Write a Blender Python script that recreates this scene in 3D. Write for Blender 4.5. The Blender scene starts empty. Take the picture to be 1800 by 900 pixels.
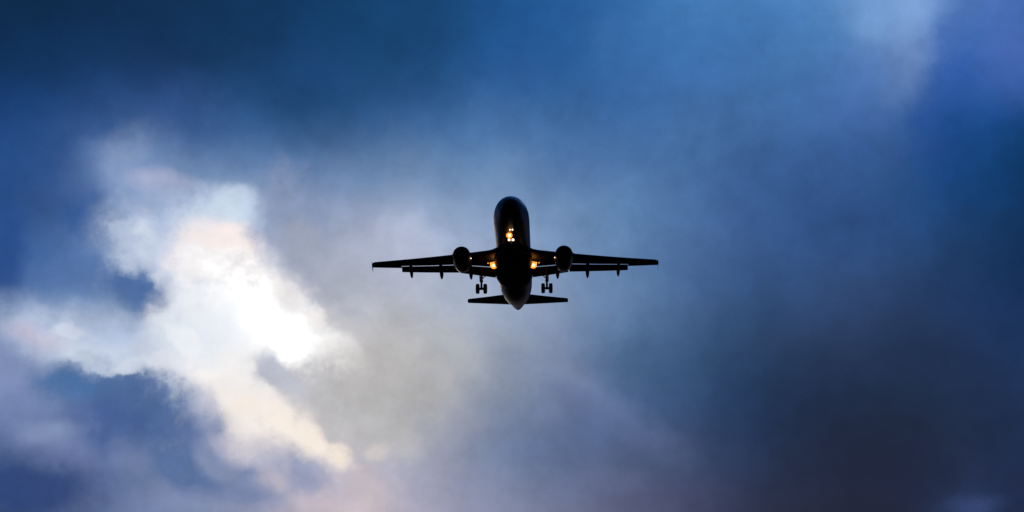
import bpy, bmesh, math, random
from math import sin, cos, pi, radians, atan2, sqrt
from mathutils import Vector, Matrix, Euler

SC = bpy.context.scene
COL = SC.collection
random.seed(7)

# ------------------------------------------------------------------ camera
CAM_EL = radians(18.5)
F_PX = 2617.3                                   # focal length in pixels of the 1800 px wide photograph
cam_d = bpy.data.cameras.new('camera')
cam_d.sensor_width = 36.0
cam_d.lens = 36.0 * F_PX / 1800.0
cam_d.clip_start = 0.1
cam_d.clip_end = 60000.0
cam = bpy.data.objects.new('camera', cam_d)
COL.objects.link(cam)
cam.location = (0, 0, 1.7)
cam.rotation_euler = (radians(90) + CAM_EL, 0, 0)
SC.camera = cam

SC.view_settings.view_transform = 'Standard'
SC.view_settings.look = 'None'
SC.view_settings.exposure = 0.0
SC.view_settings.gamma = 1.0
SC.view_settings.use_curve_mapping = False

# ------------------------------------------------------------------ sun (low, veiled by the bright gap in the clouds)
SUN_AZ, SUN_EL = radians(-8.0), radians(14.0)   # azimuth from +Y towards +X
sun_d = bpy.data.lights.new('sun', 'SUN')
sun_d.energy = 0.12
sun_d.angle = radians(12)
sun_d.color = (1.0, 0.84, 0.68)
sun = bpy.data.objects.new('sun', sun_d)
COL.objects.link(sun)
sdir = Vector((sin(SUN_AZ) * cos(SUN_EL), cos(SUN_AZ) * cos(SUN_EL), sin(SUN_EL)))
sun.rotation_euler = (-sdir).to_track_quat('-Z', 'Y').to_euler()

# ------------------------------------------------------------------ sky: clouded evening sky, all in world directions
def lin(c):
    c = c / 255.0
    return c / 12.92 if c <= 0.04045 else ((c + 0.055) / 1.055) ** 2.4
def hexlin(h):
    h = h.lstrip('#')
    return tuple(lin(int(h[i:i + 2], 16)) for i in (0, 2, 4))

def dir_of(px, py):                              # direction (azimuth, elevation) of a spot of the sky
    x, z = (px - 900) / F_PX, (450 - py) / F_PX
    y2 = cos(CAM_EL) - z * sin(CAM_EL)
    z2 = sin(CAM_EL) + z * cos(CAM_EL)
    return atan2(x, y2), atan2(z2, sqrt(x * x + y2 * y2))
def spot_of(az, el):
    d = (sin(az) * cos(el), cos(az) * cos(el), sin(el))
    y = d[1] * cos(CAM_EL) + d[2] * sin(CAM_EL)
    z = -d[1] * sin(CAM_EL) + d[2] * cos(CAM_EL)
    return 900 + F_PX * d[0] / y, 450 - F_PX * z / y

# broad colours of the cloud cover, every 100 units across, 75 down
SKY = """
04284a 04294c 062c50 062f55 07335b 06396a 07406f 083d6c 0c4577 145190 1f5d9f 2a66a8 4080c0 4179b8 4f88c8 6298d6 88a9dd 4c7ac4 4a70bc
04294c 05305c 072f58 082f58 08345f 0c4074 0a4276 08406f 10477d 185595 1f5d9f 356eae 3470b2 356aab 437cbc 5384c4 7896d0 3866b0 4068b4
0b3c78 0b3d74 163c74 153a6c 0f3d6c 15467c 124878 134878 1c5590 25589a 2860a0 3064a6 3c6eb0 4072b0 4276b6 4a70b4 4f76b6 1f55a0 2458a8
1c4886 234f90 2f5f9e 2f5596 2f5c98 1f5388 1b5088 2f5e98 3c6eaa 3f72ae 3a6ea8 3a6cab 4a78b2 4a78b2 3f6aa8 36609f 2c5494 0a4580 053c75
1c4680 284f90 6c88ba 4f78b0 5a84ba 5279b0 5e80b0 7090ba 6f93c0 6086b8 5078b4 5a80b4 4a72a8 3e68a8 38609e 2f5490 204a80 0c3c70 05305e
1b488a 3a5e9c 7d96bf 9fb4d8 b4c4e2 8c9cc0 98a4c4 a4aecd 8fa4c8 84a2cc 7094c2 5b84b6 4a74aa 3c6098 30568f 2a508a 1c4a7e 0f3c6c 062f5a
224e90 4068a4 8ea4cc d5ddeb e8dfe4 a4acc8 aab0c8 b4bcd4 a8b4d0 98acd0 7c96c0 6488b4 4c6ea4 385a90 305488 2a4e84 24467a 17396a 0a2f5c
2c5494 6a86b8 5474a8 c0cce0 f4f2f6 c8ccd8 a8aec0 b0b4c4 a4b0c8 98a4bf 8094b8 5e80ae 48689a 2d5080 2c4a78 33456f 2b4068 1c3a68 133260
8090bc b4c0d8 c8d4e6 e4eaf2 fafafc fffcfa d0ccd0 b0b0b4 acb0b8 98a2b8 7888ac 567ca8 34557f 2c4468 2a3c62 24365a 1d3358 223258 1c3866
6878ac 5a78ac 5c78ac 98a4c8 f0ece8 d8d4d6 c0bebf b8b4b4 a4a8b4 8490ac 7480a8 54709c 2f4c78 20406c 1e3456 1c3050 1d2e4c 1c2f50 1c3058
6a7caa 788ab4 4a649e 687cac e8dcdc f0e6e0 d0c8c8 acaeb8 9a9cb0 66789c 5a6c98 455f8c 324a74 223c68 1e2c4c 1c2a44 1d2940 1c2a44 1c2c4e
3a5488 5a6c9c 6074a4 5874a4 8490b4 acacc8 ccc4cc a8a8c0 9498b4 6a7aa0 5c6c94 5c6488 424c70 2c3a5c 22304c 20243c 1e2440 1c2848 1c2c50
24406e 485c8c 7080ac 7c8cb4 8890b4 a4a4c0 d4bcbc b8b0c4 9898b4 8088a8 747898 606488 484a6c 30324e 282a44 22243c 20243c 2c3e68 1c2444
"""
GRID = [[hexlin(h) for h in r.split()] for r in SKY.strip().splitlines()]
def sky_at(px, py):
    gx = min(max(px / 100.0, 0), 17.999)
    gy = min(max(py / 75.0, 0), 11.999)
    i, j = int(gx), int(gy)
    a, b = gx - i, gy - j
    out = []
    for k in range(3):
        t = GRID[j][i][k] * (1 - a) + GRID[j][i + 1][k] * a
        u = GRID[j + 1][i][k] * (1 - a) + GRID[j + 1][i + 1][k] * a
        out.append(t * (1 - b) + u * b)
    return out

world = bpy.data.worlds.new('World')
world.use_nodes = True
NT = world.node_tree
NT.nodes.clear()
L = NT.links.new
def node(t, **kw):
    n = NT.nodes.new(t)
    for k, v in kw.items():
        setattr(n, k, v)
    return n
def setin(sock, v):
    if isinstance(v, bpy.types.NodeSocket):
        L(v, sock)
    elif v is not None:
        sock.default_value = v
def M(op, a, b=None, c=None, clamp=False):
    n = node('ShaderNodeMath', operation=op, use_clamp=clamp)
    setin(n.inputs[0], a); setin(n.inputs[1], b); setin(n.inputs[2], c)
    return n.outputs[0]
def V(op, a, b=None, s=None):
    n = node('ShaderNodeVectorMath', operation=op)
    setin(n.inputs[0], a); setin(n.inputs[1], b)
    if s is not None:
        setin(n.inputs['Scale'], s)
    return n.outputs['Value'] if op in ('LENGTH', 'DOT_PRODUCT', 'DISTANCE') else n.outputs['Vector']
def smooth(x, lo, hi, a=0.0, b=1.0):
    n = node('ShaderNodeMapRange', interpolation_type='SMOOTHSTEP')
    setin(n.inputs['Value'], x)
    n.inputs['From Min'].default_value = lo; n.inputs['From Max'].default_value = hi
    n.inputs['To Min'].default_value = a; n.inputs['To Max'].default_value = b
    return n.outputs['Result']
def mixc(f, a, b, mode='MIX'):
    n = node('ShaderNodeMix', data_type='RGBA', blend_type=mode)
    setin(n.inputs[0], f)
    setin(n.inputs[6], a if isinstance(a, bpy.types.NodeSocket) else (*a, 1))
    setin(n.inputs[7], b if isinstance(b, bpy.types.NodeSocket) else (*b, 1))
    return n.outputs[2]
def noise(vec, scale, detail=4, rough=0.5, off=(0, 0, 0)):
    n = node('ShaderNodeTexNoise')
    n.inputs['Scale'].default_value = scale
    n.inputs['Detail'].default_value = detail
    n.inputs['Roughness'].default_value = rough
    L(V('ADD', vec, off), n.inputs['Vector'])
    return n

tc = node('ShaderNodeTexCoord')
dvec = V('NORMALIZE', tc.outputs['Generated'])
sep = node('ShaderNodeSeparateXYZ'); L(dvec, sep.inputs[0])
AZ = M('ARCTAN2', sep.outputs['X'], sep.outputs['Y'])
EL = M('ARCSINE', sep.outputs['Z'])
cmb = node('ShaderNodeCombineXYZ'); L(AZ, cmb.inputs[0]); L(EL, cmb.inputs[1])
sky_p = cmb.outputs[0]

# turbulence: the cloud edges are pushed about by two scales of noise
n1 = noise(dvec, 9.0, 3, 0.5)
n2 = noise(dvec, 24.0, 9, 0.60, (3.1, 1.7, 0.4))
w1 = V('SCALE', V('SUBTRACT', n1.outputs['Color'], (0.5, 0.5, 0.5)), s=0.028)
w2 = V('SCALE', V('SUBTRACT', n2.outputs['Color'], (0.5, 0.5, 0.5)), s=0.042)
P_soft = V('ADD', V('ADD', sky_p, w1), V('SCALE', w2, s=0.5))
P_edge = V('ADD', V('ADD', sky_p, V('SCALE', w1, s=0.5)), w2)

sp = node('ShaderNodeSeparateXYZ'); L(P_soft, sp.inputs[0])
A = 0.42
fac = M('MULTIPLY_ADD', sp.outputs[0], 1 / (2 * A), 0.5, clamp=True)
rows = [dir_of(900, j * 75)[1] for j in range(-1, 14)]
sig = (rows[0] - rows[1]) * 0.62
acc, wsum = None, None
NS = 30
for el in rows:
    n = node('ShaderNodeValToRGB')
    cr = n.color_ramp
    cr.interpolation = 'B_SPLINE'
    while len(cr.elements) < NS:
        cr.elements.new(1.0)
    for i in range(NS):
        u = i / (NS - 1)
        cr.elements[i].position = u
        c = sky_at(*spot_of((u * 2 - 1) * A, el))
        cr.elements[i].color = (*c, 1)
    L(fac, n.inputs[0])
    dz = M('MULTIPLY', M('SUBTRACT', sp.outputs[1], el), 1 / sig)
    w = M('EXPONENT', M('MULTIPLY', M('MULTIPLY', dz, dz), -0.5))
    if acc is None:
        acc, wsum = n.outputs[0], M('ADD', w, 1e-9)
    else:
        wsum = M('ADD', wsum, w)
        acc = mixc(M('DIVIDE', w, wsum), acc, n.outputs[0])
cloud = acc

# single clouds and gaps: centre, half sizes, tilt, colour, strength, softness
# (written in units of 1/2617 rad around the direction the photograph looks in)
BLOBS = [
 # --- dark bank on the left and its ragged inner edge
 (70, 330, 130, 80, 0, '1f4a88', .6, 1.0),
 (165, 370, 55, 62, 20, '2c5698', .75, .9),
 (110, 455, 100, 55, 10, '3c64a2', .6, 1.0),
 (8, 470, 26, 90, 0, '164488', .7, 1.0),
 (180, 500, 90, 40, 25, '4068a4', .5, .9),
 # --- pale puffs between
 (212, 282, 44, 46, 0, 'a3b1d2', .55, 1.0),
 (160, 290, 40, 50, 0, '6c88bc', .35, 1.0),
 (270, 300, 70, 60, 0, '7c98c8', .5, 1.0),
 (290, 322, 52, 20, 12, 'b8b8d6', .7, 1.0),
 (300, 365, 70, 40, 0, '9cb0d6', .7, 1.0),
 (245, 410, 72, 55, 0, 'a9b9d9', .85, .85),
 (212, 425, 40, 32, 0, 'c0cce4', .6, .9),
 (254, 405, 28, 26, 0, 'd6e0f0', .8, .9),
 (245, 462, 40, 32, 20, 'ccd8ea', .85, .8),
 (300, 435, 44, 40, 0, 'bccae4', .8, .9),
 (385, 378, 74, 40, 0, 'bed2ee', .9, .8),
 (412, 376, 44, 34, 0, 'd2e4f6', .85, .8),
 (350, 405, 50, 38, 0, 'd0dcee', .8, .9),
 (376, 455, 82, 58, 8, 'f3ecf0', .95, .65),
 (418, 432, 42, 30, 0, 'fdeeea', .9, .7),
 (375, 430, 40, 13, 5, 'fae4e2', .55, 1.0),
 (390, 482, 80, 12, 4, 'fbe9e4', .6, 1.0),
 (350, 520, 75, 55, 0, 'e8eef8', .9, .75),
 # --- grey shadow side right of the gap
 (500, 385, 50, 90, 0, '8c9cc2', .85, .7),
 (528, 465, 48, 80, -28, 'a2a8be', .85, .6),
 (590, 515, 50, 60, 0, 'a9adbd', .7, .8),
 # --- blue remnant left of the burning gap
 (195, 515, 90, 56, 22, '5575ac', .88, .8),
 (256, 545, 44, 50, 0, '48689f', .92, .75),
 (235, 500, 46, 34, 25, '4a6ba6', .85, .85),
 (110, 530, 90, 26, -5, '6c8cbc', .6, 1.0),
 # --- the burning gap
 (440, 545, 120, 76, 40, 'fffdfc', 1.0, .65),
 (370, 590, 100, 72, 10, 'f2f6fc', .9, .75),
 (290, 610, 80, 46, -20, 'dfe8f4', .85, .85),
 (505, 590, 84, 52, 32, 'ffffff', 1.0, .55),
 (550, 618, 76, 40, 14, 'ffffff', 1.0, .55),
 (604, 640, 44, 22, 18, 'fcfafa', .85, .8),
 (330, 650, 80, 46, 0, 'e8ecf4', .8, .8),
 (405, 680, 90, 54, 15, 'f8f5f4', .95, .65),
 (425, 728, 84, 50, 28, 'f7f0ec', .95, .6),
 (500, 766, 104, 38, 27, 'fbf0e6', 1.0, .55),
 (410, 755, 54, 30, 15, 'f6efea', .95, .6),
 (565, 795, 62, 28, 24, 'fbefe2', .9, .7),
 (614, 800, 18, 17, 0, 'fbecda', .8, .9),
 # --- grey tongue reaching into the gap
 (585, 698, 108, 38, 16, 'c3c2c8', 1.0, .5),
 (502, 666, 56, 24, 24, 'bfc2d0', .95, .6),
 (650, 748, 84, 44, 30, 'bebcc0', .85, .7),
 (670, 690, 90, 66, 0, 'b6b3b3', .65, .9),
 (470, 650, 17, 17, 0, 'c0c4d6', .7, .9),
 # --- bright streaks low on the left
 (90, 575, 110, 44, 6, 'a9b9d8', .75, 1.0),
 (150, 595, 110, 44, 8, 'c0cee6', .85, .9),
 (185, 560, 50, 28, 0, 'a8bada', .6, 1.0),
 (60, 582, 44, 18, 14, 'd2c8da', .7, 1.0),
 (130, 620, 70, 24, 6, 'ccd8ea', .6, .9),
 (20, 650, 60, 70, 0, '8391bd', .6, 1.0),
 # --- blue cloud low on the left
 (195, 696, 115, 48, 8, '4a6a9e', .95, .65),
 (285, 682, 46, 30, 0, '6078ae', .85, .8),
 (120, 672, 52, 26, 10, '4470a8', .75, .8),
 (262, 740, 92, 68, 25, '4a6a9f', .92, .7),
 (335, 780, 64, 58, 35, '5a72a8', .85, .8),
 (352, 712, 26, 36, -20, 'b0b6d2', .6, .9),
 (180, 765, 80, 50, 0, '415b98', .8, .9),
 (310, 825, 110, 34, 22, '5570a4', .85, .8),
 (405, 852, 90, 32, 22, '5c75a6', .8, .9),
 (80, 768, 38, 22, 0, '98a9cc', .7, 1.0),
 (50, 730, 70, 42, 0, '7080b0', .5, 1.0),
 (100, 800, 60, 26, 20, '7c88b6', .6, 1.0),
 (40, 872, 110, 48, 0, '24407a', .85, 1.0),
 (220, 815, 34, 26, 20, '8490ba', .5, 1.0),
 (412, 798, 44, 18, 30, 'c4c0d2', .6, 1.0),
 (386, 822, 50, 20, 40, 'a0a6c6', .5, 1.0),
 (500, 812, 66, 24, 25, 'b4b4cc', .75, .8),
 (560, 845, 66, 32, 15, '8c95bb', .75, .8),
 (485, 858, 36, 20, 0, 'c8bfcc', .6, 1.0),
 (430, 880, 50, 20, 0, '8c94bc', .5, 1.0),
 (290, 885, 60, 22, 0, '8490bc', .5, 1.0),
 (645, 870, 50, 38, 0, 'd0c0c6', .5, 1.0),
 (672, 793, 16, 12, 0, 'dad0cc', .6, 1.0),
 (320, 600, 30, 16, 30, 'f0f4fa', .7, .6),
 (230, 640, 40, 12, -8, 'd4deec', .7, .6),
 (300, 640, 40, 16, 10, 'dfe6f2', .7, .6),
 (430, 350, 18, 20, 0, 'b8cce8', .4, .9),
 (205, 455, 26, 16, 30, 'c2cfe6', .7, .6),
 (272, 480, 20, 14, 20, 'd2dcec', .7, .6),
 (195, 395, 22, 12, -30, 'b4c4e0', .6, .6),
 (560, 575, 30, 14, 40, 'f4eeec', .7, .7),
 (500, 520, 20, 36, -30, 'e8e2e4', .6, .8),
 (130, 570, 34, 12, 15, 'd6deee', .6, .6),
 (70, 610, 26, 10, 0, 'b4bcd8', .5, .7),
 (160, 640, 30, 10, 15, 'ccd8ea', .6, .6),
 # --- middle of the picture
 (640, 440, 60, 34, -20, 'b4bcd6', .5, 1.0),
 (720, 420, 60, 40, 0, 'b8c0d8', .45, 1.0),
 (700, 640, 110, 60, 0, 'b8b4b4', .4, 1.0),
 (960, 640, 90, 22, 15, '8490b4', .35, 1.0),
 (1070, 700, 70, 20, 25, '7484b0', .4, 1.0),
 (930, 790, 90, 28, 0, '5a709a', .4, 1.0),
 (1060, 850, 80, 26, 0, '68709a', .35, 1.0),
 # --- upper right: bright shaft and the dark cloud beside it
 (1570, 20, 90, 40, 0, '7aa6e0', .55, .9),
 (1612, 50, 34, 90, 8, '86a8de', .5, .9),
 (1590, 125, 40, 60, 20, '6c8cc6', .35, .9),
 (1540, 40, 40, 26, 20, '80aae0', .35, .9),
 (1440, 60, 90, 30, -20, '5088c4', .3, 1.0),
 (1300, 150, 260, 100, -15, '33629c', .4, 1.0),
 (1420, 330, 200, 90, 20, '2a4f88', .35, 1.0),
 (1655, 240, 70, 120, 8, '0c468c', .4, 1.0),
 (1100, 740, 110, 24, 28, '62709c', .45, 1.0),
 (1150, 640, 90, 60, 30, '34547e', .4, 1.0),
 (1690, 90, 52, 85, 0, '3866b4', .6, .9),
 (1690, 190, 75, 90, 10, '1c50a0', .6, .9),
 (1785, 100, 44, 70, 0, '4464b2', .5, 1.0),
 (1740, 260, 90, 70, 0, '04407a', .6, .9),
 (1340, 30, 60, 22, 0, '3a74b4', .4, 1.0),
 (1070, 55, 34, 40, 0, '3a70b0', .35, 1.0),
 (1710, 888, 46, 14, -4, '36497c', .65, 1.0),
 (1500, 780, 170, 100, 0, '1d2440', .35, 1.0),
 (560, 130, 60, 50, 0, '1c4c88', .3, 1.0),
 (330, 190, 60, 60, 0, '2f5796', .3, 1.0),
]
n6 = noise(dvec, 42.0, 9, 0.62, (2.3, 5.5, 7.7))
ERODE = M('MULTIPLY_ADD', n6.outputs['Fac'], 3.2, -0.6)
SOFTER = M('MULTIPLY_ADD', n6.outputs['Fac'], 1.8, 0.1)
def after(p, c):                                 # same vector, evaluated only once c is known (keeps the shader small)
    n = node('ShaderNodeVectorMath', operation='MULTIPLY_ADD')
    L(c, n.inputs[0]); n.inputs[1].default_value = (1e-8,) * 3; L(p, n.inputs[2])
    return n.outputs[0]
for bi, (px, py, rx, ry, rot, hx, al, soft) in enumerate(BLOBS):
    if px < 720 and py > 230 and soft < .95: soft = min(soft * 1.08, .94)
    if bi % 12 == 0:
        P_edge, P_soft = after(P_edge, cloud), after(P_soft, cloud)
    a0, e0 = dir_of(px, py)
    R1 = 1 + soft * .75
    gr = node('ShaderNodeTexGradient', gradient_type='SPHERICAL')
    tm = gr.texture_mapping
    tm.vector_type = 'TEXTURE'
    tm.translation = (a0, e0, 0)
    tm.rotation = (0, 0, -radians(rot))
    tm.scale = (rx / F_PX * R1, ry / F_PX * R1, 1)
    L(P_edge if soft < .85 else P_soft, gr.inputs[0])
    rp = node('ShaderNodeValToRGB')
    rp.color_ramp.interpolation = 'EASE'
    c = hexlin(hx)
    rp.color_ramp.elements[0].position = 0.0; rp.color_ramp.elements[0].color = (*c, 0)
    rp.color_ramp.elements[1].position = min(1 - (1 - soft * .75) / R1, 1.0); rp.color_ramp.elements[1].color = (*c, al)
    L(M('MULTIPLY', gr.outputs['Fac'], ERODE if soft < .95 else SOFTER), rp.inputs[0])
    cloud = mixc(rp.outputs[1], cloud, rp.outputs[0])

# billows: fine light and dark inside the cover
n3 = noise(dvec, 26.0, 8, 0.6, (7.3, 2.2, 5.1))
n4 = noise(dvec, 7.0, 5, 0.55, (1.3, 8.2, 2.1))
bil = M('ADD', M('MULTIPLY', M('SUBTRACT', n3.outputs['Fac'], 0.5), 0.50), M('MULTIPLY', M('SUBTRACT', n4.outputs['Fac'], 0.5), 0.50))
n7 = noise(V('ADD', dvec, V('SCALE', w2, s=1.2)), 70.0, 8, 0.6, (0.3, 3.2, 6.1))
bil = M('MULTIPLY_ADD', M('SUBTRACT', n7.outputs['Fac'], 0.5), 0.20, bil)
lum = V('DOT_PRODUCT', cloud, (0.25, 0.6, 0.15))
cloud = mixc(0.07, cloud, mixc(1.0, (1.0, 1.0, 1.0), lum, 'MULTIPLY'))
cloud = mixc(smooth(lum, 0.25, 0.6, 1.0, 0.0), cloud, mixc(1.0, cloud, (0.95, 0.995, 0.985), 'MULTIPLY'))
bil = M('MULTIPLY', bil, smooth(lum, 0.45, 0.95, 1.0, 0.35))
cloud = V('SCALE', cloud, s=M('ADD', M('ADD', bil, 0.97), smooth(lum, 0.9, 1.0, 0.0, 0.10)))

# the rest of the sky, outside the part photographed: dull evening cover, warm low down under the sun
n5 = noise(dvec, 3.2, 8, 0.55, (4.4, 0.2, 9.1))
rest = node('ShaderNodeValToRGB'); L(n5.outputs['Fac'], rest.inputs[0])
rr = rest.color_ramp
rr.elements[0].position = 0.32; rr.elements[0].color = (*hexlin('06213f'), 1)
rr.elements[1].position = 0.70; rr.elements[1].color = (*hexlin('3f6ba8'), 1)
k = rr.elements.new(0.5); k.color = (*hexlin('123f74'), 1)
away = smooth(sep.outputs['Y'], -0.4, 0.7, 0.18, 1.0)
restc = V('SCALE', rest.outputs[0], s=away)
low = M('MULTIPLY', smooth(EL, 0.02, 0.20, 1.0, 0.0), smooth(M('ABSOLUTE', M('SUBTRACT', AZ, SUN_AZ)), 0.2, 1.3, 1.0, 0.0))
restc = mixc(low, restc, (0.26, 0.20, 0.19))
inside = M('MULTIPLY', smooth(M('ABSOLUTE', AZ), 0.385, 0.60, 1.0, 0.0),
           M('MULTIPLY', smooth(EL, 0.03, 0.14, 0.0, 1.0), smooth(EL, 0.50, 0.66, 1.0, 0.0)))
cover = mixc(inside, restc, cloud)

# the clear evening sky shining faintly through the cover
nish = node('ShaderNodeTexSky', sky_type='NISHITA')
nish.sun_disc = False
nish.sun_elevation = SUN_EL
nish.sun_rotation = SUN_AZ
nish.air_density = 1.0
nish.dust_density = 0.5
clear = V('SCALE', nish.outputs[0], s=0.05)
total = mixc(0.008, cover, clear)
bg = node('ShaderNodeBackground'); L(total, bg.inputs[0]); bg.inputs[1].default_value = 1.0
out = node('ShaderNodeOutputWorld'); L(bg.outputs[0], out.inputs[0])

SC.world = world

# ------------------------------------------------------------------ materials
def mat(name, base, rough=0.5, metal=0.0, spec=0.5, coat=0.0, var=0.15, scale=1.2, emit=None, estr=0.0, bump=0.0):
    m = bpy.data.materials.new(name); m.use_nodes = True
    nt = m.node_tree; b = nt.nodes['Principled BSDF']
    b.inputs['Roughness'].default_value = rough
    b.inputs['Metallic'].default_value = metal
    b.inputs['Specular IOR Level'].default_value = spec
    b.inputs['Coat Weight'].default_value = coat
    t = nt.nodes.new('ShaderNodeTexCoord')
    n = nt.nodes.new('ShaderNodeTexNoise'); n.inputs['Scale'].default_value = scale; n.inputs['Detail'].default_value = 6
    nt.links.new(t.outputs['Object'], n.inputs['Vector'])
    r = nt.nodes.new('ShaderNodeValToRGB')
    r.color_ramp.elements[0].position = .3; r.color_ramp.elements[1].position = .7
    r.color_ramp.elements[0].color = (*[c * (1 - var) for c in base], 1)
    r.color_ramp.elements[1].color = (*[c * (1 + var) for c in base], 1)
    nt.links.new(n.outputs['Fac'], r.inputs[0]); nt.links.new(r.outputs[0], b.inputs['Base Color'])
    if bump:
        bp = nt.nodes.new('ShaderNodeBump'); bp.inputs['Strength'].default_value = bump
        nt.links.new(n.outputs['Fac'], bp.inputs['Height']); nt.links.new(bp.outputs[0], b.inputs['Normal'])
    if emit:
        b.inputs['Emission Color'].default_value = (*emit, 1); b.inputs['Emission Strength'].default_value = estr
    return m
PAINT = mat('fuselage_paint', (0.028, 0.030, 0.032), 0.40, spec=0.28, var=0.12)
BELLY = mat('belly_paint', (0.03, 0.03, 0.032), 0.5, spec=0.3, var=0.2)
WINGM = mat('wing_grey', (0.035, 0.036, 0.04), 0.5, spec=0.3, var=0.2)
ALU = mat('bare_aluminium', (0.10, 0.10, 0.105), 0.35, metal=0.7)
NAC = mat('nacelle_paint', (0.04, 0.04, 0.045), 0.35, spec=0.4)
DARK = mat('dark_metal', (0.03, 0.03, 0.032), 0.5, metal=0.4)
FANM = mat('fan_titanium', (0.05, 0.05, 0.055), 0.4, metal=0.7)
RUB = mat('tyre_rubber', (0.02, 0.02, 0.02), 0.8, spec=0.3)
GEAR = mat('gear_steel', (0.12, 0.12, 0.12), 0.45, metal=0.3)
GLASS = mat('cockpit_glass', (0.01, 0.012, 0.015), 0.06, spec=0.6, var=0.05)
LAMP = mat('landing_lamp', (0.8, 0.7, 0.5), 0.3, emit=(1.0, 0.55, 0.20), estr=5.0)
HALO = mat('lamp_halo', (0.8, 0.35, 0.08), 0.3, emit=(1.0, 0.33, 0.04), estr=1.4)  # emissive orange standing in for the glow around the lamps
LAMPG = mat('amber_lamp_and_glow', (0.8, 0.5, 0.2), 0.3, emit=(1.0, 0.40, 0.08), estr=1.5)
LAMPS = mat('small_lamp_and_glint', (0.8, 0.6, 0.5), 0.3, emit=(1.0, 0.66, 0.42), estr=3.0)
GROUND = mat('dusk_field', (0.018, 0.022, 0.012), 0.9, spec=0.1, var=0.4, scale=0.02)

# ------------------------------------------------------------------ ground (below the frame)
bm = bmesh.new()
bmesh.ops.create_circle(bm, cap_ends=True, radius=25000, segments=96)
me = bpy.data.meshes.new('ground'); bm.to_mesh(me); bm.free()
g = bpy.data.objects.new('ground', me); COL.objects.link(g); me.materials.append(GROUND); g['kind'] = 'structure'

# ------------------------------------------------------------------ airliner
# built in its own axes: x to its left wing, y from nose to tail, z up, metres from the nose;
# the Empty stands under the main landing gear
ORG = Vector((0, 17.7, -4.25))
ROT = Matrix(((9.99616797e-01, 2.76571121e-02, 1.15897892e-03),
              (-2.76745468e-02, 9.97562955e-01, 6.40489722e-02),
              (6.15255164e-04, -6.40565027e-02, 9.97946084e-01)))
NOSE = Vector((-0.23298401, 147.33587694, 57.60282445))
plane = bpy.data.objects.new('airliner', None)
COL.objects.link(plane)
plane.empty_display_size = 3
plane.location = NOSE + ROT @ ORG
plane.rotation_euler = ROT.to_euler()
plane['label'] = 'dark silhouetted twin-engine airliner flying in with landing gear down and lights on'
plane['category'] = 'airplane'

def build(name, bm, m, parent=None, smooth_=True, label=None, angle=40):
    bmesh.ops.recalc_face_normals(bm, faces=bm.faces[:])
    bmesh.ops.translate(bm, verts=bm.verts[:], vec=-ORG)
    if smooth_:
        for f in bm.faces: f.smooth = True
        for e in bm.edges:
            if len(e.link_faces) == 2 and e.calc_face_angle(0) > radians(angle): e.smooth = False
    me = bpy.data.meshes.new(name); bm.to_mesh(me); bm.free()
    me.materials.append(m)
    o = bpy.data.objects.new(name, me); COL.objects.link(o)
    o.parent = parent if parent else plane
    if label: o['label'] = label
    return o

def loft(bm, rings, cap=True, closed=True):
    vr = [[bm.verts.new(p) for p in r] for r in rings]
    n = len(vr[0])
    for a, b in zip(vr, vr[1:]):
        for i in range(n if closed else n - 1):
            bm.faces.new((a[i], a[(i + 1) % n], b[(i + 1) % n], b[i]))
    if cap:
        bm.faces.new(vr[0]); bm.faces.new(vr[-1][::-1])
    return vr

def interp(tab, x):
    if x <= tab[0][0]: return tab[0][1:]
    for a, b in zip(tab, tab[1:]):
        if x <= b[0]:
            t = (x - a[0]) / (b[0] - a[0])
            return tuple(p + (q - p) * t for p, q in zip(a[1:], b[1:]))
    return tab[-1][1:]

def frame_of(d):
    d = Vector(d).normalized()
    a = Vector((0, 0, 1)) if abs(d.z) < .9 else Vector((1, 0, 0))
    u = d.cross(a).normalized()
    return u, d.cross(u).normalized()
def tube(bm, p, q, r0, r1=None, n=14):
    p, q = Vector(p), Vector(q); r1 = r0 if r1 is None else r1
    u, v = frame_of(q - p)
    loft(bm, [[c + (u * cos(2 * pi * i / n) + v * sin(2 * pi * i / n)) * r for i in range(n)] for c, r in ((p, r0), (q, r1))])
def lathe(bm, c, axis, prof, n=40, cap=True):            # prof: (along, radius)
    c = Vector(c); d = Vector(axis).normalized(); u, v = frame_of(d)
    loft(bm, [[c + d * a + (u * cos(2 * pi * i / n) + v * sin(2 * pi * i / n)) * r for i in range(n)] for a, r in prof], cap)
def slab(bm, pts, thick):                                # polygon with thickness along its normal
    pts = [Vector(p) for p in pts]
    nrm = (pts[1] - pts[0]).cross(pts[2] - pts[0]).normalized() * thick / 2
    loft(bm, [[p - nrm for p in pts], [p + nrm for p in pts]])

# fuselage: station, half width, top, bottom
FUS = [(0.0, .04, -.55, -.65), (.06, .26, -.34, -.86), (.2, .46, -.14, -1.07), (.5, .76, .10, -1.34), (1.0, 1.04, .36, -1.58),
       (1.5, 1.24, .56, -1.73), (1.85, 1.34, .76, -1.80), (2.2, 1.42, .99, -1.86), (2.6, 1.51, 1.23, -1.92), (3.0, 1.60, 1.44, -1.965),
       (3.5, 1.70, 1.64, -2.0), (4.2, 1.82, 1.84, -2.04), (5.2, 1.93, 1.99, -2.07), (6.5, 1.975, 2.06, -2.07), (7.5, 1.975, 2.07, -2.07), (23.5, 1.975, 2.07, -2.07),
       (25, 1.97, 2.07, -2.0), (26.5, 1.93, 2.07, -1.82), (28, 1.84, 2.07, -1.55), (29.5, 1.70, 2.06, -1.22), (31, 1.51, 2.03, -.84),
       (32.5, 1.27, 1.97, -.42), (34, 1.03, 1.87, .02), (35.2, .83, 1.74, .36), (36.2, .63, 1.60, .62), (37.0, .41, 1.44, .82),
       (37.4, .27, 1.34, .92), (37.57, .15, 1.24, 1.0)]
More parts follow.
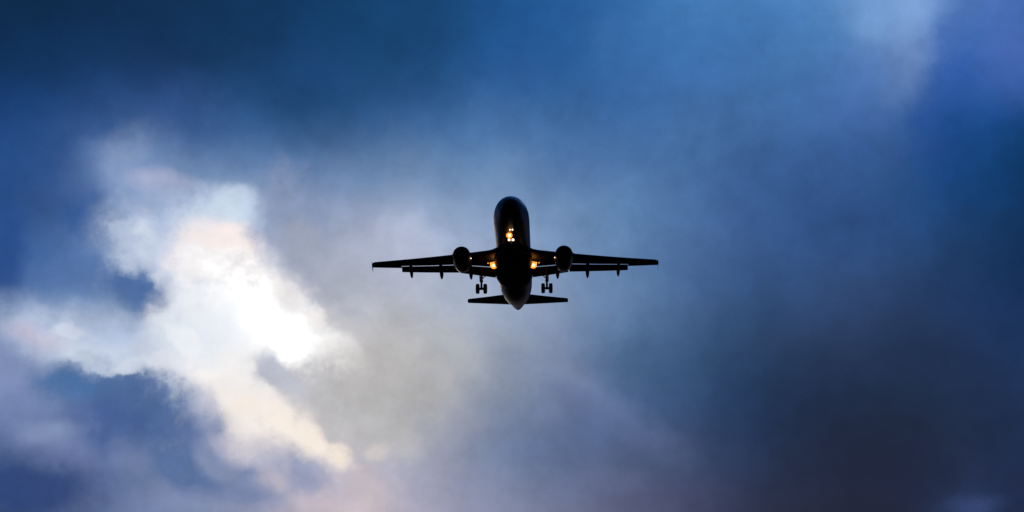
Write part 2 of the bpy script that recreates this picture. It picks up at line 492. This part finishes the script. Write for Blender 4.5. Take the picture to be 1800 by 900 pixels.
def fus_pt(y, phi, off=0.0):                             # phi from straight down
    hw, zt, zb = interp(FUS, y)
    zc, hz = (zt + zb) / 2, (zt - zb) / 2
    return Vector(((hw + off) * sin(phi), y, zc - (hz + off) * cos(phi)))
ys = sorted(set([f[0] for f in FUS] + [6.5 + i * 1.7 for i in range(11)] + [.03, .12, .35, .75, 1.25, 1.7, 2.0, 2.4, 2.8]))
NF = 56
bm = bmesh.new()
loft(bm, [[fus_pt(y, 2 * pi * i / NF) for i in range(NF)] for y in ys])
# crease-free seam: run of skin plates shown by slight steps is left to the paint
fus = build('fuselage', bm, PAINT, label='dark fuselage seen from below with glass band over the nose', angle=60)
def surf_patch(corners, off=0.012, n=6):                 # corners in (y, phi)
    b = bmesh.new()
    g0 = []
    for i in range(n + 1):
        row = []
        for j in range(n + 1):
            s, t = i / n, j / n
            y = (corners[0][0] * (1 - s) + corners[1][0] * s) * (1 - t) + (corners[3][0] * (1 - s) + corners[2][0] * s) * t
            ph = (corners[0][1] * (1 - s) + corners[1][1] * s) * (1 - t) + (corners[3][1] * (1 - s) + corners[2][1] * s) * t
            row.append((y, ph))
        g0.append(row)
    ring = [g0[0][j] for j in range(n + 1)] + [g0[i][n] for i in range(1, n + 1)] + [g0[n][j] for j in range(n - 1, -1, -1)] + [g0[i][0] for i in range(n - 1, 0, -1)]
    vt = [[b.verts.new(fus_pt(y, p, off)) for y, p in r] for r in g0]
    for i in range(n):
        for j in range(n):
            b.faces.new((vt[i][j], vt[i + 1][j], vt[i + 1][j + 1], vt[i][j + 1]))
    idx = [vt[0][j] for j in range(n + 1)] + [vt[i][n] for i in range(1, n + 1)] + [vt[n][j] for j in range(n - 1, -1, -1)] + [vt[i][0] for i in range(n - 1, 0, -1)]
    lo = [b.verts.new(fus_pt(y, p, -0.03)) for y, p in ring]
    m_ = len(idx)
    for i in range(m_):
        b.faces.new((idx[i], idx[(i + 1) % m_], lo[(i + 1) % m_], lo[i]))
    return b
for s in (-1, 1):
    for c in ([(1.62, pi - .04), (2.75, pi - .03), (2.95, pi - .52), (1.78, pi - .66)],
              [(1.82, pi - .71), (2.98, pi - .57), (3.25, pi - 1.02), (2.25, pi - 1.14)],
              [(2.42, pi - 1.16), (3.30, pi - 1.05), (3.80, pi - 1.25), (3.05, pi - 1.32)]):
        build('cockpit_window', surf_patch([(y, s * p) for y, p in c]), GLASS, fus)
# belly fairing between the wings
bm = bmesh.new()
BF = [(10.2, .4, -2.02, .1), (10.8, 1.3, -2.0, .2), (11.6, 1.85, -1.85, .38), (12.6, 2.12, -1.75, .62), (14.5, 2.2, -1.72, .74), (17.5, 2.2, -1.72, .74),
      (19.0, 2.1, -1.75, .62), (20.3, 1.8, -1.85, .40), (21.4, 1.2, -2.0, .2), (22, .4, -2.02, .1)]
rings = []
for y, w_, zc, h in BF:
    r = []
    for i in range(40):
        a = 2 * pi * i / 40
        ca, sa = cos(a), sin(a)
        r.append(Vector((w_ * math.copysign(abs(ca) ** .75, ca), y, zc + h * math.copysign(abs(sa) ** .85, sa) * (1 if sa < 0 else 1.2))))
    rings.append(r)
loft(bm, rings)
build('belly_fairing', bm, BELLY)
for y in (7.6, 9.2, 24.5):                               # blade aerials under the belly
    bm = bmesh.new(); z = fus_pt(y, 0).z
    slab(bm, [(0, y, z + .02), (0, y + .32, z + .02), (0, y + .42, z - .26), (0, y + .26, z - .28)], .03)
    build('aerial', bm, DARK, smooth_=False)
bm = bmesh.new(); lathe(bm, (0, 13.2, -2.42), (0, 0, -1), [(-.1, .13), (.03, .13), (.1, .09), (.13, .02)], 16)
build('beacon', bm, DARK)
for s in (-1, 1):                                        # probes beside the nose
    bm = bmesh.new(); p = fus_pt(2.9, s * 1.45)
    tube(bm, p, p + Vector((s * .12, .02, -.03)), .03, .02, 8); tube(bm, p + Vector((s * .12, .02, -.03)), p + Vector((s * .13, -.25, -.03)), .025, .012, 8)
    build('air_data_probe', bm, DARK)

# aerofoil ring
def foil(x, le, chord, z, tc, defl=0.0, camber=0.02, n=16):
    pts = []
    def yt(t): return 5 * tc * (.2969 * sqrt(t) - .126 * t - .3516 * t * t + .2843 * t ** 3 - .1030 * t ** 4)
    ts = [(1 - cos(pi * i / n)) / 2 for i in range(n + 1)]
    up = [(t, camber * 4 * t * (1 - t) + yt(t)) for t in ts]
    lo = [(t, camber * 4 * t * (1 - t) - yt(t)) for t in ts]
    for t, h in up[::-1] + lo[1:-1]:
        yy, zz = t * chord, h * chord
        pts.append(Vector((x, le + yy * cos(defl) + zz * sin(defl), z - yy * sin(defl) + zz * cos(defl))))
    return pts

def wz(y): return -1.2 + .095 * (y - 1.7) + .0018 * max(y - 1.7, 0) ** 2
def wle(y):
    return interp([(1.6, 11.2), (2.0, 11.6), (2.3, 12.0), (2.8, 12.38), (6.4, 14.25), (13.4, 17.95), (16.5, 19.6), (16.75, 19.85), (16.98, 20.35)], y)[0]
def wte_full(y): return interp([(1.6, 18.5), (6.4, 18.45), (16.98, 21.5)], y)[0]
def wte_cut(y): return interp([(1.6, 17.1), (6.4, 17.35), (13.4, 19.85)], y)[0]
def wtc(y): return interp([(1.6, .125), (6.4, .11), (16.98, .09)], y)[0]

for s in (-1, 1):
    rs = []
    for y in (1.3, 1.6, 2.0, 2.3, 2.8, 4, 5.2, 6.4, 8, 10, 12, 13.38):
        c = wte_cut(y) - wle(y); rs.append(foil(s * y, wle(y), c, wz(y), wtc(y) * 1.08))
    for y in (13.42, 14.5, 15.6, 16.5, 16.75, 16.98):
        c = wte_full(y) - wle(y); rs.append(foil(s * y, wle(y), c, wz(y), wtc(y)))
    bm = bmesh.new(); loft(bm, rs)
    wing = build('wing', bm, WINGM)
    for a, b in ((2.7, 4.9), (6.6, 9.2), (9.25, 11.8), (11.85, 14.2), (14.25, 16.4)):   # slats
        bm = bmesh.new()
        loft(bm, [foil(s * y, wle(y) - .16, .42 + .08 * (wle(y) < 16), wz(y) - .10, .22, radians(20), .05, 8) for y in (a, (a + b) / 2, b)])
        build('slat', bm, WINGM, wing)
    bm = bmesh.new()                                     # wingtip fence
    yt_, zt_ = s * 17.0, wz(17)
    slab(bm, [(yt_, 20.3, zt_), (yt_, 21.35, zt_ + .5), (yt_, 21.7, zt_ + .5), (yt_, 21.55, zt_), (yt_, 21.75, zt_ - .45), (yt_, 21.45, zt_ - .45)], .03)
    build('wingtip_fence', bm, WINGM, wing, smooth_=False)
    bm = bmesh.new(); lathe(bm, (s * 16.9, 19.95, wz(16.9) + .02), (s * .5, -1, 0), [(-.1, .03), (0, .05), (.06, .03)], 10)
    build('navigation_light', bm, GLASS, wing)
    # flaps, extended, with an open slot ahead of each
    for a, b, ca, cb in ((2.15, 6.3, 1.40, 1.10), (6.42, 13.36, 1.06, .80)):
        rs = []
        for i in range(7):
            y = a + (b - a) * i / 6; c = ca + (cb - ca) * i / 6
            rs.append(foil(s * y, wte_cut(y) + .03, c, wz(y) - .015 - .03 * c, .18, radians(35), .03, 10))
        bm = bmesh.new(); loft(bm, rs); build('flap', bm, WINGM)
    # flap track fairings: slim pods under the trailing edge
    for y in (5.05, 8.55, 12.2):
        te, z = wte_cut(y), wz(y)
        k = 1.0 if y < 9 else .88
        path = [(-1.9, -.16, .02), (-1.6, -.22, .11), (-1.0, -.30, .18), (-.2, -.40, .22), (.45, -.58, .24), (1.0, -.86, .21), (1.3, -1.05, .14), (1.5, -1.18, .03)]
        rs = []
        for dy, dz, r in path:
            rs.append([Vector((s * y + r * k * cos(2 * pi * i / 18), te + dy * k, z + dz * k + r * 1.35 * k * sin(2 * pi * i / 18))) for i in range(18)])
        bm = bmesh.new(); loft(bm, rs); build('flap_track_fairing', bm, WINGM)

    # engine
    ex, ez = s * 5.75, -2.02
    Y0 = 10.95
    ax = Vector((0, 1, -.01))
    bm = bmesh.new()                                     # outer cowl and inner duct in one skin
    lathe(bm, (ex, Y0, ez), ax, [(1.45, .84), (1.0, .84), (.6, .83), (.3, .84), (.1, .88), (.12, .955), (.35, 1.0), (.8, 1.035), (1.5, 1.045), (2.2, 1.02), (2.9, .95), (3.4, .86), (3.42, .84), (2.6, .86), (1.5, .845)], 48, cap=False)
    eng = build('engine', bm, NAC, angle=50)
    bm = bmesh.new()
    lathe(bm, (ex, Y0, ez), ax, [(.32, .83), (.1, .87), (.01, .905), (-.01, .93), (.02, .95), (.12, .965), (.22, .985), (.24, .975), (.15, .95), (.1, .92), (.15, .9), (.32, .85)], 48, cap=False)
    build('intake_lip', bm, ALU, eng)
    bm = bmesh.new()
    for i in range(24):                                  # fan blades
        a = 2 * pi * i / 24; a2 = a + .16
        p = [Vector((ex + cos(t) * r, Y0 + 1.0 + dy, ez + sin(t) * r)) for t, r, dy in ((a, .25, -.05), (a2 + .05, .81, -.02), (a2 + .2, .81, .16), (a + .2, .25, .14))]
        slab(bm, p, .02)
    build('fan', bm, FANM, eng, smooth_=False)
    bm = bmesh.new(); lathe(bm, (ex, Y0, ez), ax, [(.62, .01), (.68, .08), (.8, .17), (.95, .25), (1.25, .3)], 24); build('spinner', bm, DARK, eng)
    bm = bmesh.new(); lathe(bm, (ex, Y0, ez), ax, [(1.44, .84), (1.5, .84)], 40); build('fan_casing', bm, DARK, eng)
    bm = bmesh.new(); lathe(bm, (ex, Y0, ez), ax, [(2.8, .62), (3.4, .58), (4.1, .45), (4.5, .37), (4.52, .33), (4.0, .33)], 32); build('exhaust_nozzle', bm, DARK, eng)
    bm = bmesh.new(); lathe(bm, (ex, Y0, ez), ax, [(3.9, .24), (4.5, .2), (5.0, .03)], 20); build('exhaust_cone', bm, DARK, eng)
    bm = bmesh.new()                                     # pylon
    rs = []
    for y, zt, zb, w_ in ((12.2, -.92, -1.2, .06), (13.0, -.82, -1.3, .2), (14.2, -.72, -1.6, .26), (15.5, -.85, -1.75, .24), (17.0, -.95, -1.5, .18), (18.1, -1.15, -1.35, .05)):
        rs.append([Vector((ex + dx * w_, y, z)) for dx, z in ((-1, zb), (-1, zt), (1, zt), (1, zb))])
    loft(bm, rs); build('pylon', bm, NAC, eng, smooth_=False)
    for sg in (s,):                                      # strake on the outer shoulder
        a = radians(22)
        o_ = Vector((ex + sg * cos(a) * .99, 0, ez + sin(a) * .99)); n_ = Vector((sg * cos(a), 0, sin(a)))
        bm = bmesh.new()
        slab(bm, [o_ + Vector((0, 11.5, 0)), o_ + Vector((0, 12.6, 0)), o_ + n_ * .30 + Vector((0, 12.6, 0)), o_ + n_ * .26 + Vector((0, 12.2, 0))], .05)
        build('strake', bm, NAC, eng, smooth_=False)
    # glowing bead standing in for the landing-light reflection on the engine's inner side
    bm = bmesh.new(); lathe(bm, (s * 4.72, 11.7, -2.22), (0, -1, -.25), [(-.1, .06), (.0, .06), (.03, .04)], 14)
    build('nacelle_glint', bm, LAMPS, eng)

    # tailplane
    bm = bmesh.new()
    loft(bm, [foil(s * y, le, te - le, z, .10, camber=-.005, n=12) for y, le, te, z in
              ((.4, 31.5, 35.5, .98), (1.2, 31.95, 35.6, 1.05), (3.6, 33.4, 35.98, 1.30), (6.15, 34.85, 36.38, 1.57), (6.34, 35.0, 36.4, 1.59), (6.44, 35.35, 36.42, 1.60))])
    build('tailplane', bm, WINGM)

    # main landing gear
    gx, gy, gz = s * 3.795, 17.7, -3.62
    bm = bmesh.new()
    tube(bm, (gx, 17.35, -1.2), (gx, gy - .08, -2.75), .17, .16)
    tube(bm, (gx, gy - .08, -2.7), (gx, gy, gz), .13, .13)
    tube(bm, (gx, gy - .08, -2.62), (gx, gy - .08, -2.8), .2, .2)
    tube(bm, (gx - .30, gy, gz), (gx + .30, gy, gz), .15)
    tube(bm, (gx, gy + .05, -2.7), (gx, gy + .42, -3.12), .06)       # torque link
    tube(bm, (gx, gy + .42, -3.12), (gx, gy + .05, gz + .02), .06)
    gear = build('main_landing_gear', bm, GEAR)
    bm = bmesh.new(); tube(bm, (gx, gy - .1, -2.5), (gx - s * .75, 17.3, -1.9), .06); tube(bm, (gx - s * .75, 17.3, -1.9), (gx - s * 1.5, 17.2, -1.4), .07)
    build('side_stay', bm, GEAR, gear)
    bm = bmesh.new()
    slab(bm, [(gx + s * .24, 17.0, -1.45), (gx + s * .24, 17.95, -1.5), (gx + s * .20, 17.95, -2.45), (gx + s * .20, 17.6, -2.75), (gx + s * .20, 17.15, -2.5)], .05)
    build('gear_door', bm, WINGM, gear, smooth_=False)
    for q in (-1, 1):
        cx = gx + q * .44
        bm = bmesh.new()
        lathe(bm, (cx, gy, gz), (1, 0, 0), [(-.20, .30), (-.215, .42), (-.20, .52), (-.14, .57), (-.05, .59), (.05, .59), (.14, .57), (.20, .52), (.215, .42), (.20, .30)], 36)
        wh = build('wheel', bm, RUB, gear)
        bm = bmesh.new()
        lathe(bm, (cx, gy, gz), (1, 0, 0), [(-.222, .10), (-.226, .24), (-.205, .29), (.205, .29), (.226, .24), (.222, .10)], 24)
        # hub belongs to the wheel of the gear
        build('wheel_hub', bm, GEAR, gear)

# fin
bm = bmesh.new()
rs = []
for z, le, te in ((1.6, 29.2, 35.6), (2.2, 30.0, 35.75), (2.8, 30.6, 35.9), (5, 32.3, 36.35), (7.6, 34.2, 36.9), (7.9, 34.6, 36.95)):
    rs.append([Vector((p.z, p.y, z)) for p in foil(0, le, te - le, 0, .10, camber=0, n=12)])
loft(bm, rs); build('tail_fin', bm, PAINT)
bm = bmesh.new(); lathe(bm, (0, 37.5, 1.13), (0, 1, .1), [(-.1, .10), (.08, .09), (.1, .06), (.0, .05)], 16); build('power_unit_exhaust', bm, DARK)

# nose landing gear
nx, ny, nz = 0, 5.07, -3.28
bm = bmesh.new()
tube(bm, (0, 5.35, -1.7), (0, 5.15, -2.85), .10, .09)
tube(bm, (0, 5.15, -2.8), (0, ny, nz), .06)
tube(bm, (-.22, ny, nz), (.22, ny, nz), .05)
tube(bm, (0, 5.2, -2.5), (0, 6.3, -2.0), .05)
tube(bm, (-.2, 5.12, -2.42), (.2, 5.12, -2.42), .04)
ng = build('nose_landing_gear', bm, GEAR)
for q in (-1, 1):
    cx = q * .25
    bm = bmesh.new()
    lathe(bm, (cx, ny, nz), (1, 0, 0), [(-.1, .18), (-.11, .28), (-.09, .35), (-.03, .385), (.03, .385), (.09, .35), (.11, .28), (.1, .18)], 28)
    build('wheel', bm, RUB, ng)
    bm = bmesh.new(); lathe(bm, (cx, ny, nz), (1, 0, 0), [(-.115, .05), (-.115, .17), (.115, .17), (.115, .05)], 18); build('wheel_hub', bm, GEAR, ng)
    bm = bmesh.new()
    slab(bm, [(q * .36, 4.9, -2.02), (q * .36, 6.6, -2.05), (q * .44, 6.6, -2.55), (q * .44, 4.9, -2.55)], .04)
    build('gear_door', bm, BELLY, ng, smooth_=False)

# ------------------------------------------------------------------ lamps that are lit, and the glow built around them
def lamp(name, c, axis, r, m, parent, halo_r=None, w=0, col=(1, .5, .15)):
    bm = bmesh.new()
    lathe(bm, c, axis, [(-r * .5, r * .6), (-.02, r), (r * .15, r * .85), (r * .28, r * .4), (r * .3, .01)], 20)
    o = build(name, bm, m, parent)
    if halo_r:
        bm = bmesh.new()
        lathe(bm, c, axis, [(-r * .9, r * .8), (-r * .3, halo_r), (-r * .2, halo_r), (-r * .2, r * 1.0), (-r * .6, r * .7)], 24, cap=False)
        build('halo_ring', bm, HALO, parent)  # self-lit ring in the shape of the lamp's halo, not a fitting
    if w:
        ld = bpy.data.lights.new(name + '_glow', 'POINT'); ld.energy = w; ld.color = col; ld.shadow_soft_size = r * .5
        lo = bpy.data.objects.new(name + '_glow', ld); COL.objects.link(lo); lo.parent = plane
        lo.location = Vector(c) + Vector(axis).normalized() * (r + .1) + Vector((math.copysign(.3, c[0]), 0, 0)) - ORG
    return o
FW = Vector((0, -1, -.38))
lamp('landing_lamp', (-.20, 4.98, -2.32), FW, .15, LAMP, ng, .34, .8, (1, .28, .03))
lamp('taxi_lamp_or_glow_bead', (-.09, 3.95, -2.10), FW, .07, LAMPS, ng)
lamp('taxi_lamp_or_glow_bead', (.17, 3.95, -2.10), FW, .08, LAMPS, ng)
lamp('turn_off_lamp_or_glow_bead', (-.21, 4.75, -2.95), FW, .13, LAMPS, ng)
lamp('turn_off_lamp_or_glow_bead', (.21, 4.75, -2.95), FW, .14, LAMPS, ng)
for s in (-1, 1):
    lamp('landing_lamp', (s * 2.26, 14.6, -1.95), FW, .17, LAMP, None, .40, 5, (1, .28, .03))
    lamp('taxi_lamp_or_glow_bead', (s * 2.16, 14.5, -1.62), FW, .10, LAMPG, None)  # added beside the landing lamp to give its glow an uneven outline
    lamp('turn_off_lamp_or_glow_bead', (s * 2.58, 14.6, -1.70), FW, .12, LAMPG, None)
    lamp('turn_off_lamp_or_glow_bead', (s * 2.92, 14.7, -1.64), FW, .07, HALO, None)  # dim bead added for the outboard streak of the glow
